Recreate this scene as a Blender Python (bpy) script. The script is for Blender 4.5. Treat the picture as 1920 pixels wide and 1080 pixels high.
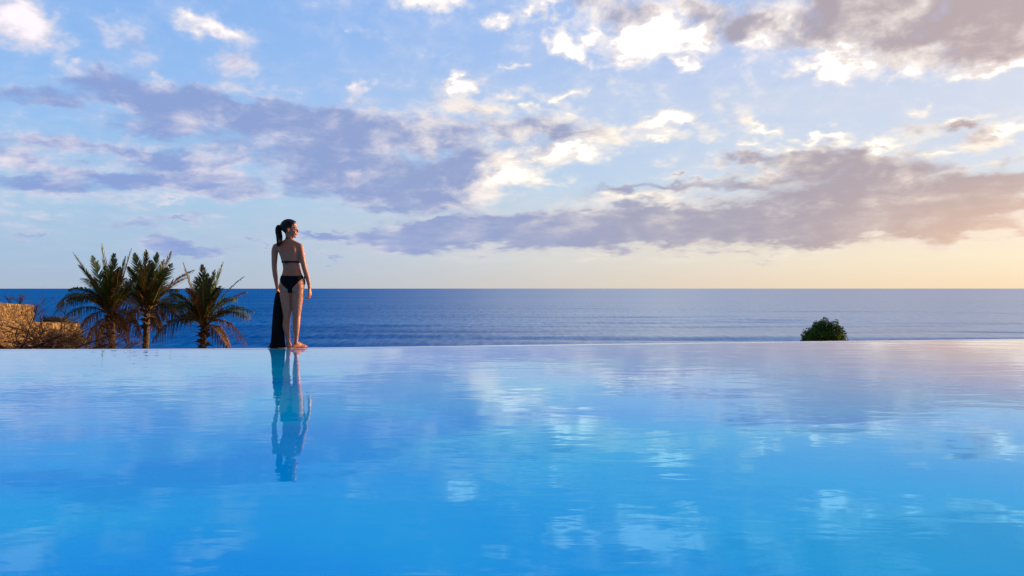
import bpy, bmesh, math, random
import numpy as np
from mathutils import Vector, Matrix, noise as mnoise

R = math.radians
scn = bpy.context.scene
col = scn.collection
for o in list(bpy.data.objects):
    bpy.data.objects.remove(o)

# ------------------------------------------------------------------ camera
FPX = 1493.0            # focal length in photograph pixels (photo is 1920 wide)
EYE = 0.77              # eye height above the pool water
HOR = 541.0
cam_d = bpy.data.cameras.new('camera')
cam = bpy.data.objects.new('camera', cam_d)
col.objects.link(cam)
cam.location = (0, 0, EYE)
cam.rotation_euler = (R(90), 0, 0)
cam_d.sensor_width = 36.0
cam_d.lens = 36.0 * FPX / 1920.0
cam_d.shift_y = (HOR - 540.0) / 1920.0
cam_d.clip_start = 0.05
cam_d.clip_end = 200000.0
scn.camera = cam
scn.cycles.max_bounces = 5
scn.cycles.diffuse_bounces = 2
scn.cycles.glossy_bounces = 3
scn.cycles.transmission_bounces = 2
scn.cycles.use_adaptive_sampling = True
scn.cycles.adaptive_threshold = 0.015

# ------------------------------------------------------------------ exposure
scn.view_settings.view_transform = 'Standard'
scn.view_settings.look = 'None'
scn.view_settings.exposure = 0.0
scn.view_settings.gamma = 1.0
scn.view_settings.use_curve_mapping = False

# ------------------------------------------------------------------ sun
SUN_AZ = 66.0     # degrees to the right of the view direction
SUN_EL = 9.0
sd = Vector((math.sin(R(SUN_AZ)) * math.cos(R(SUN_EL)), math.cos(R(SUN_AZ)) * math.cos(R(SUN_EL)), math.sin(R(SUN_EL))))
sun_d = bpy.data.lights.new('sun', 'SUN')
sun_d.energy = 4.5
sun_d.angle = R(0.6)
sun_d.color = (1.0, 0.60, 0.30)
sun = bpy.data.objects.new('sun', sun_d)
col.objects.link(sun)
sun.rotation_euler = sd.to_track_quat('Z', 'Y').to_euler()
sun.location = (30, 10, 20)

# ------------------------------------------------------------------ world sky
def srgb(r, g, b):
    def f(c):
        c = c / 255.0
        return c / 12.92 if c <= 0.04045 else ((c + 0.055) / 1.055) ** 2.4
    return (f(r), f(g), f(b), 1.0)

world = bpy.data.worlds.new('World')
scn.world = world
world.use_nodes = True
wt = world.node_tree
wt.nodes.clear()
W = wt.nodes.new
WL = wt.links.new

class NT:
    """tiny helper for wiring node trees"""
    def __init__(s, t): s.t = t
    def new(s, k, **kw):
        n = s.t.nodes.new(k)
        for a, b in kw.items(): setattr(n, a, b)
        return n
    def put(s, sock, v):
        if hasattr(v, 'is_linked') or isinstance(v, bpy.types.NodeSocket): s.t.links.new(v, sock)
        else: sock.default_value = v
    def math(s, op, a, b=None, c=None, clamp=False):
        n = s.new('ShaderNodeMath', operation=op, use_clamp=clamp)
        s.put(n.inputs[0], a)
        if b is not None: s.put(n.inputs[1], b)
        if c is not None: s.put(n.inputs[2], c)
        return n.outputs[0]
    def vmath(s, op, a, b=None):
        n = s.new('ShaderNodeVectorMath', operation=op)
        s.put(n.inputs[0], a)
        if b is not None: s.put(n.inputs[1], b)
        return n.outputs[0] if op not in ('DOT_PRODUCT', 'LENGTH') else n.outputs['Value']
    def smooth(s, x, a, b, lo=0.0, hi=1.0):
        n = s.new('ShaderNodeMapRange', interpolation_type='SMOOTHSTEP')
        s.put(n.inputs[0], x); n.inputs[1].default_value = a; n.inputs[2].default_value = b
        n.inputs[3].default_value = lo; n.inputs[4].default_value = hi
        return n.outputs[0]
    def lin(s, x, a, b, lo=0.0, hi=1.0):
        n = s.new('ShaderNodeMapRange'); n.clamp = True
        s.put(n.inputs[0], x); n.inputs[1].default_value = a; n.inputs[2].default_value = b
        n.inputs[3].default_value = lo; n.inputs[4].default_value = hi
        return n.outputs[0]
    def mix(s, f, a, b, mode='MIX'):
        n = s.new('ShaderNodeMix', data_type='RGBA', blend_type=mode)
        s.put(n.inputs[0], f); s.put(n.inputs[6], a); s.put(n.inputs[7], b)
        return n.outputs[2]
    def ramp(s, x, stops, interp='LINEAR'):
        n = s.new('ShaderNodeValToRGB'); cr = n.color_ramp; cr.interpolation = interp
        while len(cr.elements) < len(stops): cr.elements.new(0.5)
        for e, (p, c) in zip(cr.elements, stops):
            e.position = p; e.color = c
        s.put(n.inputs[0], x)
        return n.outputs[0]
    def noise(s, vec, scale, detail=4, rough=0.5, dist=0.0, dims='3D', lac=2.0):
        n = s.new('ShaderNodeTexNoise', noise_dimensions=dims)
        if vec is not None: s.put(n.inputs['Vector'], vec)
        n.inputs['Scale'].default_value = scale; n.inputs['Detail'].default_value = detail
        n.inputs['Roughness'].default_value = rough; n.inputs['Distortion'].default_value = dist
        n.inputs['Lacunarity'].default_value = lac
        return n.outputs[0]
    def comb(s, x, y, z=0.0):
        n = s.new('ShaderNodeCombineXYZ')
        s.put(n.inputs[0], x); s.put(n.inputs[1], y); s.put(n.inputs[2], z)
        return n.outputs[0]

w = NT(wt)
tc = w.new('ShaderNodeTexCoord').outputs['Generated']
sp = w.new('ShaderNodeSeparateXYZ'); w.put(sp.inputs[0], tc)
dx, dy, dz = sp.outputs
hyp = w.math('SQRT', w.math('ADD', w.math('MULTIPLY', dx, dx), w.math('MULTIPLY', dy, dy)))
az = w.math('ARCTAN2', dx, dy)
el = w.math('MAXIMUM', w.math('DIVIDE', dz, w.math('MAXIMUM', hyp, 0.02)), 0.0)
P = w.comb(az, el)
# billows: the outlines of the banks wander
def wob(ox, k1, k2, amp):
    n_ = w.new('ShaderNodeTexNoise'); n_.inputs['Scale'].default_value = 1.0; n_.inputs['Detail'].default_value = 3; n_.inputs['Roughness'].default_value = 0.6
    w.put(n_.inputs['Vector'], w.comb(w.math('MULTIPLY', az, k1), w.math('MULTIPLY', w.math('LOGARITHM', w.math('ADD', el, 0.11), math.e), k2), ox))
    return w.vmath('MULTIPLY', w.vmath('SUBTRACT', n_.outputs['Color'], (0.5, 0.5, 0.5)), amp)
P = w.vmath('ADD', P, wob(7.7, 16.0, 8.0, (0.12, 0.055, 0)))
P = w.vmath('ADD', P, wob(2.1, 60.0, 30.0, (0.030, 0.016, 0)))

def ang(px, py):
    a = math.atan((px - 960) / FPX)
    return a, (HOR - py) / FPX * math.cos(a)

# (px, py, rx, ry, tilt, weight, darkness): where the cloud banks hang, as bearing and height
CL = [
 # long even bank above the horizon, from the middle to the right edge
 (900, 436, 230, 32, 1, 1.3, 1.1), (1130, 432, 260, 40, 0, 1.4, 1.15), (1380, 428, 260, 44, 0, 1.4, 1.15), (1600, 415, 220, 44, 3, 1.4, 1.1), (1780, 395, 200, 46, 6, 1.4, 1.0),
 # small bright cumulus, upper left
 (42, 34, 110, 52, -10, 1.3, 0.0), (100, 50, 60, 20, -20, .9, 0.0), (62, 95, 56, 13, -30, .85, .1), (112, 118, 62, 17, -12, .85, .1), (66, 133, 34, 10, -10, .7, .1),
 (245, 72, 84, 42, 0, .85, .3), (232, 38, 30, 26, 20, .7, .1), (412, 62, 96, 30, -10, 1.1, .05), (450, 82, 60, 22, 0, .8, .05), (455, 118, 70, 34, 20, .75, .2),
 (452, 162, 62, 22, 0, .65, .35), (296, 138, 18, 11, -20, 1.1, 0), (308, 156, 26, 20, -50, .7, .1), (255, 118, 60, 34, 0, .55, .6),
 (790, 2, 110, 16, 0, .85, .1), (678, 58, 24, 8, -60, .7, 0), (700, 66, 26, 8, -25, .7, 0), (818, 116, 26, 8, -25, .6, 0), (940, 122, 26, 9, -15, .7, 0),
 (866, 150, 18, 22, 30, 1.0, 0), (882, 168, 34, 17, 0, 1.1, 0), (890, 206, 92, 28, -4, 1.0, .25), (690, 166, 34, 13, -12, .9, .1), (675, 183, 28, 10, 0, .7, .2),
 (558, 162, 70, 9, 4, .6, .3), (980, 176, 62, 12, 6, .7, .1), (1048, 180, 42, 11, 0, .9, 0), (996, 204, 30, 16, 10, .9, .05), (1050, 209, 40, 8, 0, .7, 0),
 (1045, 82, 48, 26, -25, 1.1, 0), (1082, 102, 44, 28, -10, 1.1, 0), (1110, 72, 34, 26, 20, 1.1, 0), (955, 28, 60, 22, 10, .95, .05), (1025, 26, 40, 14, 30, .7, .1),
 (1080, 4, 170, 20, 0, .8, .5), (1120, 40, 60, 30, 0, .35, .6),
 # upper right: bright body with grey crest, then the great dark cloud with lit hem
 (1225, 72, 110, 56, 6, 1.4, 0.0), (1300, 60, 100, 36, 10, 1.2, .05), (1190, 30, 130, 34, -3, .9, .8), (1330, 24, 100, 34, -5, 1.0, .75), (1420, 50, 130, 34, -4, 1.0, .8),
 (1290, 120, 44, 14, -22, 1.0, 0), (1355, 24, 26, 16, 0, 1.1, 0), (1430, 84, 16, 12, -30, .9, 0), (1472, 46, 12, 10, 0, 1.1, 0),
 (1530, 62, 120, 46, 0, 1.2, 1.0), (1570, 108, 130, 40, -4, 1.35, 0.0), (1585, 138, 66, 34, 0, 1.2, 0), (1700, 30, 300, 90, -5, 1.8, 1.15), (1880, 60, 200, 84, 0, 1.6, 1.0),
 (1700, 112, 170, 26, -6, 1.2, .35), (1700, 140, 60, 17, -4, 1.1, 0), (1800, 134, 50, 20, 6, 1.1, 0), (1880, 124, 120, 26, 0, 1.3, .1), (1840, 14, 300, 60, 0, 1.2, .9),
 # big lavender bank left of centre
 (70, 182, 200, 28, 2, 1.1, 1.0), (210, 160, 170, 38, -3, 1.1, .9), (330, 192, 190, 46, -6, 1.4, 1.25), (440, 210, 190, 44, -8, 1.4, 1.2), (560, 226, 180, 44, -4, 1.3, 1.0),
 (330, 245, 230, 30, 0, 1.0, .95), (690, 250, 200, 52, 0, 1.3, .85), (600, 290, 230, 44, -3, 1.2, 1.0), (820, 262, 180, 40, 2, 1.2, .6), (760, 320, 190, 52, -6, 1.3, .95),
 (870, 300, 170, 42, 8, 1.1, .6), (700, 362, 170, 44, -8, 1.2, .95), (820, 372, 130, 36, -4, 1.1, .75), (590, 330, 110, 50, 0, 1.1, 1.1), (880, 345, 120, 36, 0, .95, .45),
 (110, 275, 200, 24, -4, .95, .55), (270, 290, 200, 26, -3, .95, .7), (90, 345, 150, 24, -2, 1.1, 1.0), (230, 335, 160, 26, 0, 1.1, 1.0), (370, 335, 140, 34, -6, 1.15, .8),
 (30, 300, 120, 22, -10, .9, .5), (440, 356, 90, 24, 0, .9, .5), (420, 300, 120, 24, 0, .8, .8), (160, 372, 160, 12, 0, .7, .15), (300, 372, 80, 10, 0, .7, 0), (90, 392, 220, 14, 0, .55, .45),
 (1000, 245, 150, 32, 2, 1.2, .55), (1110, 248, 120, 26, -4, 1.1, .3), (1040, 280, 130, 18, 6, 1.0, .05), (960, 330, 90, 28, 18, 1.0, .1), (1110, 288, 80, 22, 0, .9, .05), (960, 300, 130, 28, 4, .9, .4),
 (1255, 232, 60, 22, 16, 1.1, .05), (1200, 246, 60, 14, 4, .85, 0), (1262, 258, 84, 13, 5, 1.0, .05), (1385, 232, 46, 10, -10, .8, .2), (1432, 245, 52, 12, -6, 1.0, .1), (1395, 268, 50, 9, 10, .8, 0), (1452, 273, 44, 8, 4, .9, 0),
 (1540, 259, 74, 7, 4, 1.0, 0), (1720, 207, 26, 5, 0, .9, 0), (1040, 338, 44, 10, -12, .7, .2), (1260, 300, 40, 8, 6, .5, 0),
 # long low bank right of centre
 (700, 445, 80, 22, 0, .9, .7), (800, 452, 150, 34, 0, 1.2, 1.0), (920, 432, 190, 44, 2, 1.35, 1.1), (1050, 438, 190, 42, 0, 1.4, 1.15), (1200, 415, 190, 48, 2, 1.45, 1.2), (1330, 425, 150, 52, 0, 1.4, 1.15),
 (1260, 458, 70, 22, -10, .9, .7), (1480, 425, 150, 52, -2, 1.4, 1.15), (1560, 440, 130, 36, 4, 1.2, .95), (1400, 345, 150, 26, 2, 1.15, 1.0), (1180, 352, 110, 16, 4, 1.15, .9), (1290, 342, 110, 16, 3, 1.1, .95),
 (1200, 366, 120, 12, 0, .9, .05), (1570, 310, 180, 42, 2, 1.45, 1.2), (1690, 330, 150, 40, -5, 1.3, 1.05), (1560, 360, 220, 40, 4, 1.3, 1.1), (1720, 385, 250, 46, 5, 1.5, 1.1), (1860, 352, 150, 50, 14, 1.5, 1.1),
 (1400, 300, 90, 20, -6, 1.0, .7), (1520, 278, 100, 9, 4, 1.0, 0), (1660, 262, 90, 17, 4, 1.0, .0), (1790, 240, 100, 14, -8, 1.0, .65), (1800, 224, 70, 8, 0, .9, 0), (1860, 262, 110, 24, 6, 1.1, .6), (1900, 248, 60, 22, 0, 1.0, .05),
 (1760, 300, 90, 18, 10, .9, .1), (1800, 425, 150, 40, 6, 1.25, .7), (1880, 430, 110, 26, 0, 1.0, .6), (1700, 425, 110, 28, -4, 1.1, .8), (820, 414, 50, 9, 4, 1.0, .9),
 # thin veils near the horizon
 (240, 425, 90, 15, 0, .85, .8), (330, 415, 110, 12, 2, .8, .7), (350, 462, 84, 24, -10, 1.15, 1.2), (600, 434, 66, 13, -6, 1.1, 1.0), (630, 448, 90, 13, 0, .8, .8), (470, 452, 50, 9, -14, .9, .9),
 (50, 440, 90, 9, 4, .9, .9), (120, 408, 160, 8, 0, .7, .6), (40, 420, 110, 7, 0, .7, .5), (635, 488, 38, 9, -15, .9, .8), (1440, 484, 66, 11, 0, .75, .5), (700, 500, 60, 6, 0, .4, .3), (1140, 476, 26, 9, -40, .8, .7),
 # beyond the frame, so that reflections and light stay plausible
 (2300, 330, 420, 90, 4, 1.1, .8), (2250, 60, 420, 110, 0, 1.2, .8), (-300, 250, 380, 70, 0, 1.0, .8), (-200, -120, 260, 50, 0, .9, .2),
 (700, -140, 300, 40, 0, .8, .3), (1300, -190, 420, 60, 0, 1.0, .6),
]
# The banks are summed once, row by row of height, into curves over bearing (density, darkness, brightness).
AZM = 0.8
def bank_rows():
    us = np.linspace(-AZM, AZM, 220)
    pys = list(range(541, 300, -9)) + list(range(300, -20, -11)) + [-60, -100, -140, -190, -250, -330]
    rows = []
    def smax(a, b, k):
        h = np.maximum(k - np.abs(a - b), 0) / k
        return np.maximum(a, b) + h ** 3 * k / 6
    B = []
    for (px, py, rx, ry, tilt, wt_, dk) in CL:
        a, e = ang(px, py)
        B.append((a, e, rx / FPX * math.cos(a) ** 2 * 1.3, ry / FPX * math.cos(a) * 1.3, R(tilt), wt_, dk))
    for py in pys:
        e_ = (HOR - py) / FPX
        d = np.zeros_like(us); k = np.zeros_like(us); b = np.zeros_like(us)
        for (a, e, sx, sy, t, wt_, dk) in B:
            X0, Y0 = us - a, e_ - e
            X1 = (X0 * math.cos(t) + Y0 * math.sin(t)) / sx; Y1 = (-X0 * math.sin(t) + Y0 * math.cos(t)) / sy
            g = np.maximum(1 - np.hypot(X1, Y1), 0)
            d = smax(d, g * wt_, .18)
            if dk > 0: k = smax(k, g * min(1.0, wt_) * dk, .15)
            if dk < .12: b = np.maximum(b, g * wt_)
        rows.append((e_, d, k, b))
    return us, rows

# noise laid out so that it flattens towards the horizon
vv = w.math('LOGARITHM', w.math('ADD', el, 0.11), math.e)
def cloud_noise(oa, oe):
    p = w.comb(w.math('MULTIPLY_ADD', az, 11.0, oa), w.math('MULTIPLY_ADD', vv, 6.0, oe), 3.7)
    return w.noise(p, 1.0, 8, 0.58, 0.25)
n0 = cloud_noise(0.0, 0.0)
n1 = cloud_noise(0.20, -0.14)
nf = w.noise(w.comb(w.math('MULTIPLY', az, 34.0), w.math('MULTIPLY', vv, 19.0), 1.3), 1.0, 6, 0.6, 0.4)
tR = w.smooth(az, -0.55, 0.66)

sky = w.new('ShaderNodeTexSky', sky_type='NISHITA')
sky.sun_disc = False
sky.sun_elevation = R(SUN_EL); sky.sun_rotation = R(SUN_AZ)
sky.air_density = 1.0; sky.dust_density = 1.5; sky.ozone_density = 1.5

eu = w.math('MULTIPLY', el, 1.0, clamp=True)
left = w.ramp(eu, [(0.0, srgb(176, 194, 214)), (0.03, srgb(170, 196, 224)), (0.10, srgb(165, 203, 236)), (0.2, srgb(152, 196, 246)),
                   (0.36, srgb(138, 184, 246)), (0.8, srgb(110, 165, 240))])
right = w.ramp(eu, [(0.0, srgb(255, 227, 190)), (0.035, srgb(255, 238, 208)), (0.08, srgb(250, 232, 214)), (0.125, srgb(218, 228, 240)), (0.15, srgb(214, 224, 242)), (0.22, srgb(216, 224, 242)),
                    (0.30, srgb(190, 208, 246)), (0.4, srgb(168, 198, 246)), (0.8, srgb(120, 170, 240))])
grad = w.mix(tR, left, right)
grad = w.mix(1.0, grad, (10, 10, 10, 1), 'MULTIPLY')
base = w.mix(0.93, sky.outputs[0], grad)
lit0 = w.mix(w.smooth(tR, 0.1, 0.55), srgb(228, 222, 232), srgb(255, 244, 230))
lit0 = w.mix(w.smooth(w.math('ADD', el, w.math('MULTIPLY', az, 0.1)), 0.24, 0.30), lit0, srgb(255, 245, 238))
lit0 = w.mix(1.0, lit0, (10.5, 10.4, 10.3, 1), 'MULTIPLY')
shd = w.ramp(tR, [(0.0, srgb(140, 164, 216)), (0.4, srgb(152, 166, 206)), (0.65, srgb(168, 168, 190)), (0.85, srgb(178, 168, 178)), (1.0, srgb(192, 174, 176))])
warm = w.math('MULTIPLY', w.smooth(el, 0.14, 0.03), w.smooth(az, 0.3, 0.62))
shd = w.mix(warm, shd, srgb(240, 200, 168))
shd = w.mix(1.0, shd, (10, 10, 10, 1), 'MULTIPLY')
lowfade = w.smooth(el, 0.0, 0.05, 0.25, 1.0)
aside = w.math('MULTIPLY', w.smooth(el, 0.62, 0.46), w.smooth(w.math('ABSOLUTE', az), 1.05, 0.85))
fade = w.math('MULTIPLY', lowfade, aside)
hi = w.math('MULTIPLY', w.smooth(el, 0.09, 0.20), w.smooth(az, -0.5, 0.0, 0.35, 1.0))
calm = w.smooth(el, 0.05, 0.16, 0.42, 1.0)
nA = w.math('ADD', w.math('MULTIPLY', w.math('SUBTRACT', n0, 0.5), 1.4), w.math('MULTIPLY', w.math('SUBTRACT', nf, 0.5), 0.75))
nB = w.math('ADD', w.math('MULTIPLY', w.math('SUBTRACT', n0, n1), 3.0), w.math('MULTIPLY', w.math('SUBTRACT', nf, 0.5), 0.7))
nA = w.math('MULTIPLY', nA, calm); nB = w.math('MULTIPLY', nB, calm)
# dim sky behind the viewer, with an added warm tint to light her back
back = w.smooth(w.math('ADD', dy, w.math('MULTIPLY', dz, 0.35)), -0.45, 0.35)
rear_tint = w.mix(back, (0.42, 0.18, 0.11, 1), (1, 1, 1, 1))
# the bright air round the low sun, just outside the frame on the right
ga = w.math('DIVIDE', w.math('SUBTRACT', az, R(58)), 0.165); ge = w.math('DIVIDE', w.math('SUBTRACT', el, 0.12), 0.12)
gl = w.math('EXPONENT', w.math('MULTIPLY', w.math('ADD', w.math('MULTIPLY', ga, ga), w.math('MULTIPLY', ge, ge)), -1.0))

def finish(c):
    c = w.mix(1.0, c, rear_tint, 'MULTIPLY')
    c = w.mix(gl, c, (480, 330, 190, 1))
    b = w.new('ShaderNodeBackground'); w.put(b.inputs[0], c); b.inputs[1].default_value = 0.1
    return b.outputs[0]

def clouds():
    ps = w.new('ShaderNodeSeparateXYZ'); w.put(ps.inputs[0], P); Pa, Pe = ps.outputs[0], ps.outputs[1]
    u = w.lin(Pa, -AZM, AZM)
    uc = w.comb(u, u, u)
    us, rows = bank_rows()
    acc = None; pe = None
    for (e_, d, k, b) in rows:
        n = w.new('ShaderNodeRGBCurve'); cm = n.mapping
        for ci, arr in ((0, d), (1, k), (2, b)):
            cv = cm.curves[ci]; val = np.clip(arr / 1.5, 0, 1)
            # keep only the points that matter
            keep = [0] + [i for i in range(1, len(us) - 1) if abs(val[i] - (val[i - 1] + val[i + 1]) / 2) > .0015 or i % 16 == 0] + [len(us) - 1]
            cv.points[0].location = (0, float(val[0])); cv.points[-1].location = (1, float(val[-1]))
            for i in keep[1:-1]: cv.points.new(float((us[i] + AZM) / (2 * AZM)), float(val[i]))
            for pt in cv.points: pt.handle_type = 'VECTOR'
        cm.update()
        w.put(n.inputs['Color'], uc)
        acc = n.outputs[0] if acc is None else w.mix(w.lin(Pe, pe, e_), acc, n.outputs[0])
        pe = e_
    sc_ = w.new('ShaderNodeSeparateColor'); w.put(sc_.inputs[0], acc)
    dens, dark, bright = (w.math('MULTIPLY', o_, 1.5) for o_ in sc_.outputs)
    raw0 = w.math('ADD', w.math('MINIMUM', dens, 0.95), nA)
    alpha = w.math('MAXIMUM', w.smooth(raw0, 0.12, 0.86), w.smooth(raw0, -0.05, 0.6, 0.0, 0.25))
    sh = w.math('MULTIPLY', w.math('MINIMUM', w.math('MULTIPLY', dark, 1.7), 1.0), 0.85)
    sh = w.math('SUBTRACT', sh, w.math('MULTIPLY', w.math('MINIMUM', bright, 0.8), 0.55))
    sh = w.math('ADD', sh, w.math('MULTIPLY', w.math('SUBTRACT', raw0, 0.75), 0.22))
    sh = w.smooth(w.math('SUBTRACT', sh, nB), -0.15, 1.05)
    glow = w.math('MULTIPLY', w.math('MULTIPLY', w.smooth(sh, 0.30, 0.0), hi), w.smooth(bright, 0.25, 0.7))
    glow = w.math('MULTIPLY_ADD', w.math('MULTIPLY', glow, w.smooth(raw0, 0.5, 1.1)), 0.8, 1.0)
    lit = w.mix(1.0, lit0, w.comb(glow, glow, glow), 'MULTIPLY')
    return finish(w.mix(w.math('MULTIPLY', alpha, fade), base, w.mix(sh, lit, shd)))

out = w.new('ShaderNodeOutputWorld'); WL(clouds(), out.inputs[0])

# ------------------------------------------------------------------ helpers
def tag(o, label=None, cat=None, group=None, kind=None):
    if label: o['label'] = label
    if cat: o['category'] = cat
    if group: o['group'] = group
    if kind: o['kind'] = kind
    return o

def empty(name, loc=(0, 0, 0)):
    o = bpy.data.objects.new(name, None); o.empty_display_size = 0.2
    col.objects.link(o); o.location = loc
    return o

def mesh_obj(name, verts, faces, mat, parent=None, smooth=True):
    me = bpy.data.meshes.new(name)
    me.from_pydata([tuple(v) for v in verts], [], [tuple(f) for f in faces]); me.update()
    if smooth: me.polygons.foreach_set('use_smooth', [True] * len(me.polygons))
    if mat: me.materials.append(mat)
    o = bpy.data.objects.new(name, me); col.objects.link(o)
    if parent: o.parent = parent
    return o

def grid_faces(nr, nc, closed=False):
    f = []
    for i in range(nr - 1):
        for j in range(nc - (0 if closed else 1)):
            k = (j + 1) % nc
            f.append((i * nc + j, i * nc + k, (i + 1) * nc + k, (i + 1) * nc + j))
    return f

def at(px, py, D):
    return Vector(((px - 960) / FPX * D, D, EYE + (HOR - py) / FPX * D))

def new_mat(name):
    m = bpy.data.materials.new(name); m.use_nodes = True
    t = NT(m.node_tree); m.node_tree.nodes.clear()
    o = t.new('ShaderNodeOutputMaterial')
    return m, t, o

def principled(t, base, rough=0.6, spec=0.5, bump=None, **kw):
    b = t.new('ShaderNodeBsdfPrincipled')
    t.put(b.inputs['Base Color'], base); t.put(b.inputs['Roughness'], rough)
    b.inputs['Specular IOR Level'].default_value = spec
    if bump is not None: t.put(b.inputs['Normal'], bump)
    for k, v in kw.items(): t.put(b.inputs[k.replace('_', ' ')], v)
    return b

def bumpn(t, h, dist, strength=1.0):
    b = t.new('ShaderNodeBump'); b.inputs['Strength'].default_value = strength
    b.inputs['Distance'].default_value = dist; t.put(b.inputs['Height'], h)
    return b.outputs[0]

def noisy_mat(name, c1, c2, scale, rough=0.7, spec=0.3, bump=0.0, detail=4, trans=0.0):
    m, t, o = new_mat(name)
    tcn = t.new('ShaderNodeTexCoord').outputs['Object']
    n = t.noise(tcn, scale, detail, 0.6)
    c = t.mix(t.smooth(n, 0.3, 0.7), c1, c2)
    b = principled(t, c, rough, spec, bumpn(t, n, bump) if bump else None)
    if trans:
        tr = t.new('ShaderNodeBsdfTranslucent'); t.put(tr.inputs[0], c)
        mx = t.new('ShaderNodeMixShader'); mx.inputs[0].default_value = trans
        t.t.links.new(b.outputs[0], mx.inputs[1]); t.t.links.new(tr.outputs[0], mx.inputs[2])
        t.t.links.new(mx.outputs[0], o.inputs[0])
    else:
        t.t.links.new(b.outputs[0], o.inputs[0])
    return m

# ------------------------------------------------------------------ materials
# pool water: clear ripples over deep blue
def make_pool_mat():
    m, t, o = new_mat('pool_water')
    pos = t.new('ShaderNodeNewGeometry').outputs['Position']
    mp = t.new('ShaderNodeMapping'); mp.inputs['Rotation'].default_value = (0, 0, R(14)); mp.inputs['Scale'].default_value = (0.55, 1.0, 1)
    t.put(mp.inputs[0], pos)
    a = t.noise(mp.outputs[0], 2.2, 2, 0.5, 0.5)
    mp2 = t.new('ShaderNodeMapping'); mp2.inputs['Rotation'].default_value = (0, 0, R(-22)); mp2.inputs['Scale'].default_value = (0.45, 1.0, 1)
    t.put(mp2.inputs[0], pos)
    b = t.noise(mp2.outputs[0], 8.0, 2, 0.55, 0.8)
    mp5 = t.new('ShaderNodeMapping'); mp5.inputs['Rotation'].default_value = (0, 0, R(-38)); mp5.inputs['Scale'].default_value = (0.4, 1.0, 1)
    t.put(mp5.inputs[0], pos)
    b2 = t.noise(mp5.outputs[0], 5.0, 1, 0.5, 1.2)
    patch = t.smooth(t.noise(pos, 0.45, 2, 0.5), 0.38, 0.62, 0.25, 1.0)
    h = t.math('ADD', t.math('MULTIPLY', a, 0.9), t.math('MULTIPLY', t.math('ADD', t.math('MULTIPLY', b, 0.22), t.math('MULTIPLY', b2, 0.42)), patch))
    nrm = bumpn(t, h, 0.0030)
    # body colour of the water: floor of the basin shows through as lighter, greener drifts
    v = t.noise(mp.outputs[0], 0.5, 3, 0.5, 0.6)
    c = t.mix(t.smooth(v, 0.35, 0.7), (0.0, 0.43, 1.0, 1), (0.0, 0.66, 1.0, 1))
    d = t.new('ShaderNodeBsdfDiffuse'); t.put(d.inputs[0], c)
    lw = t.new('ShaderNodeLayerWeight'); lw.inputs[0].default_value = 0.5
    g = t.new('ShaderNodeBsdfGlossy'); t.put(g.inputs[0], t.mix(t.smooth(lw.outputs['Facing'], 0.77, 0.925), (0.40, 0.85, 1.0, 1), (1, 1, 1, 1))); g.inputs['Roughness'].default_value = 0.0
    t.put(g.inputs['Normal'], nrm)
    fr = t.new('ShaderNodeFresnel'); fr.inputs[0].default_value = 1.30; t.put(fr.inputs['Normal'], nrm)
    mx = t.new('ShaderNodeMixShader'); t.put(mx.inputs[0], t.math('MINIMUM', t.math('MULTIPLY', t.math('POWER', fr.outputs[0], 1.25), 1.4), 0.90))
    t.t.links.new(d.outputs[0], mx.inputs[1]); t.t.links.new(g.outputs[0], mx.inputs[2]); t.t.links.new(mx.outputs[0], o.inputs[0])
    return m

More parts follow.
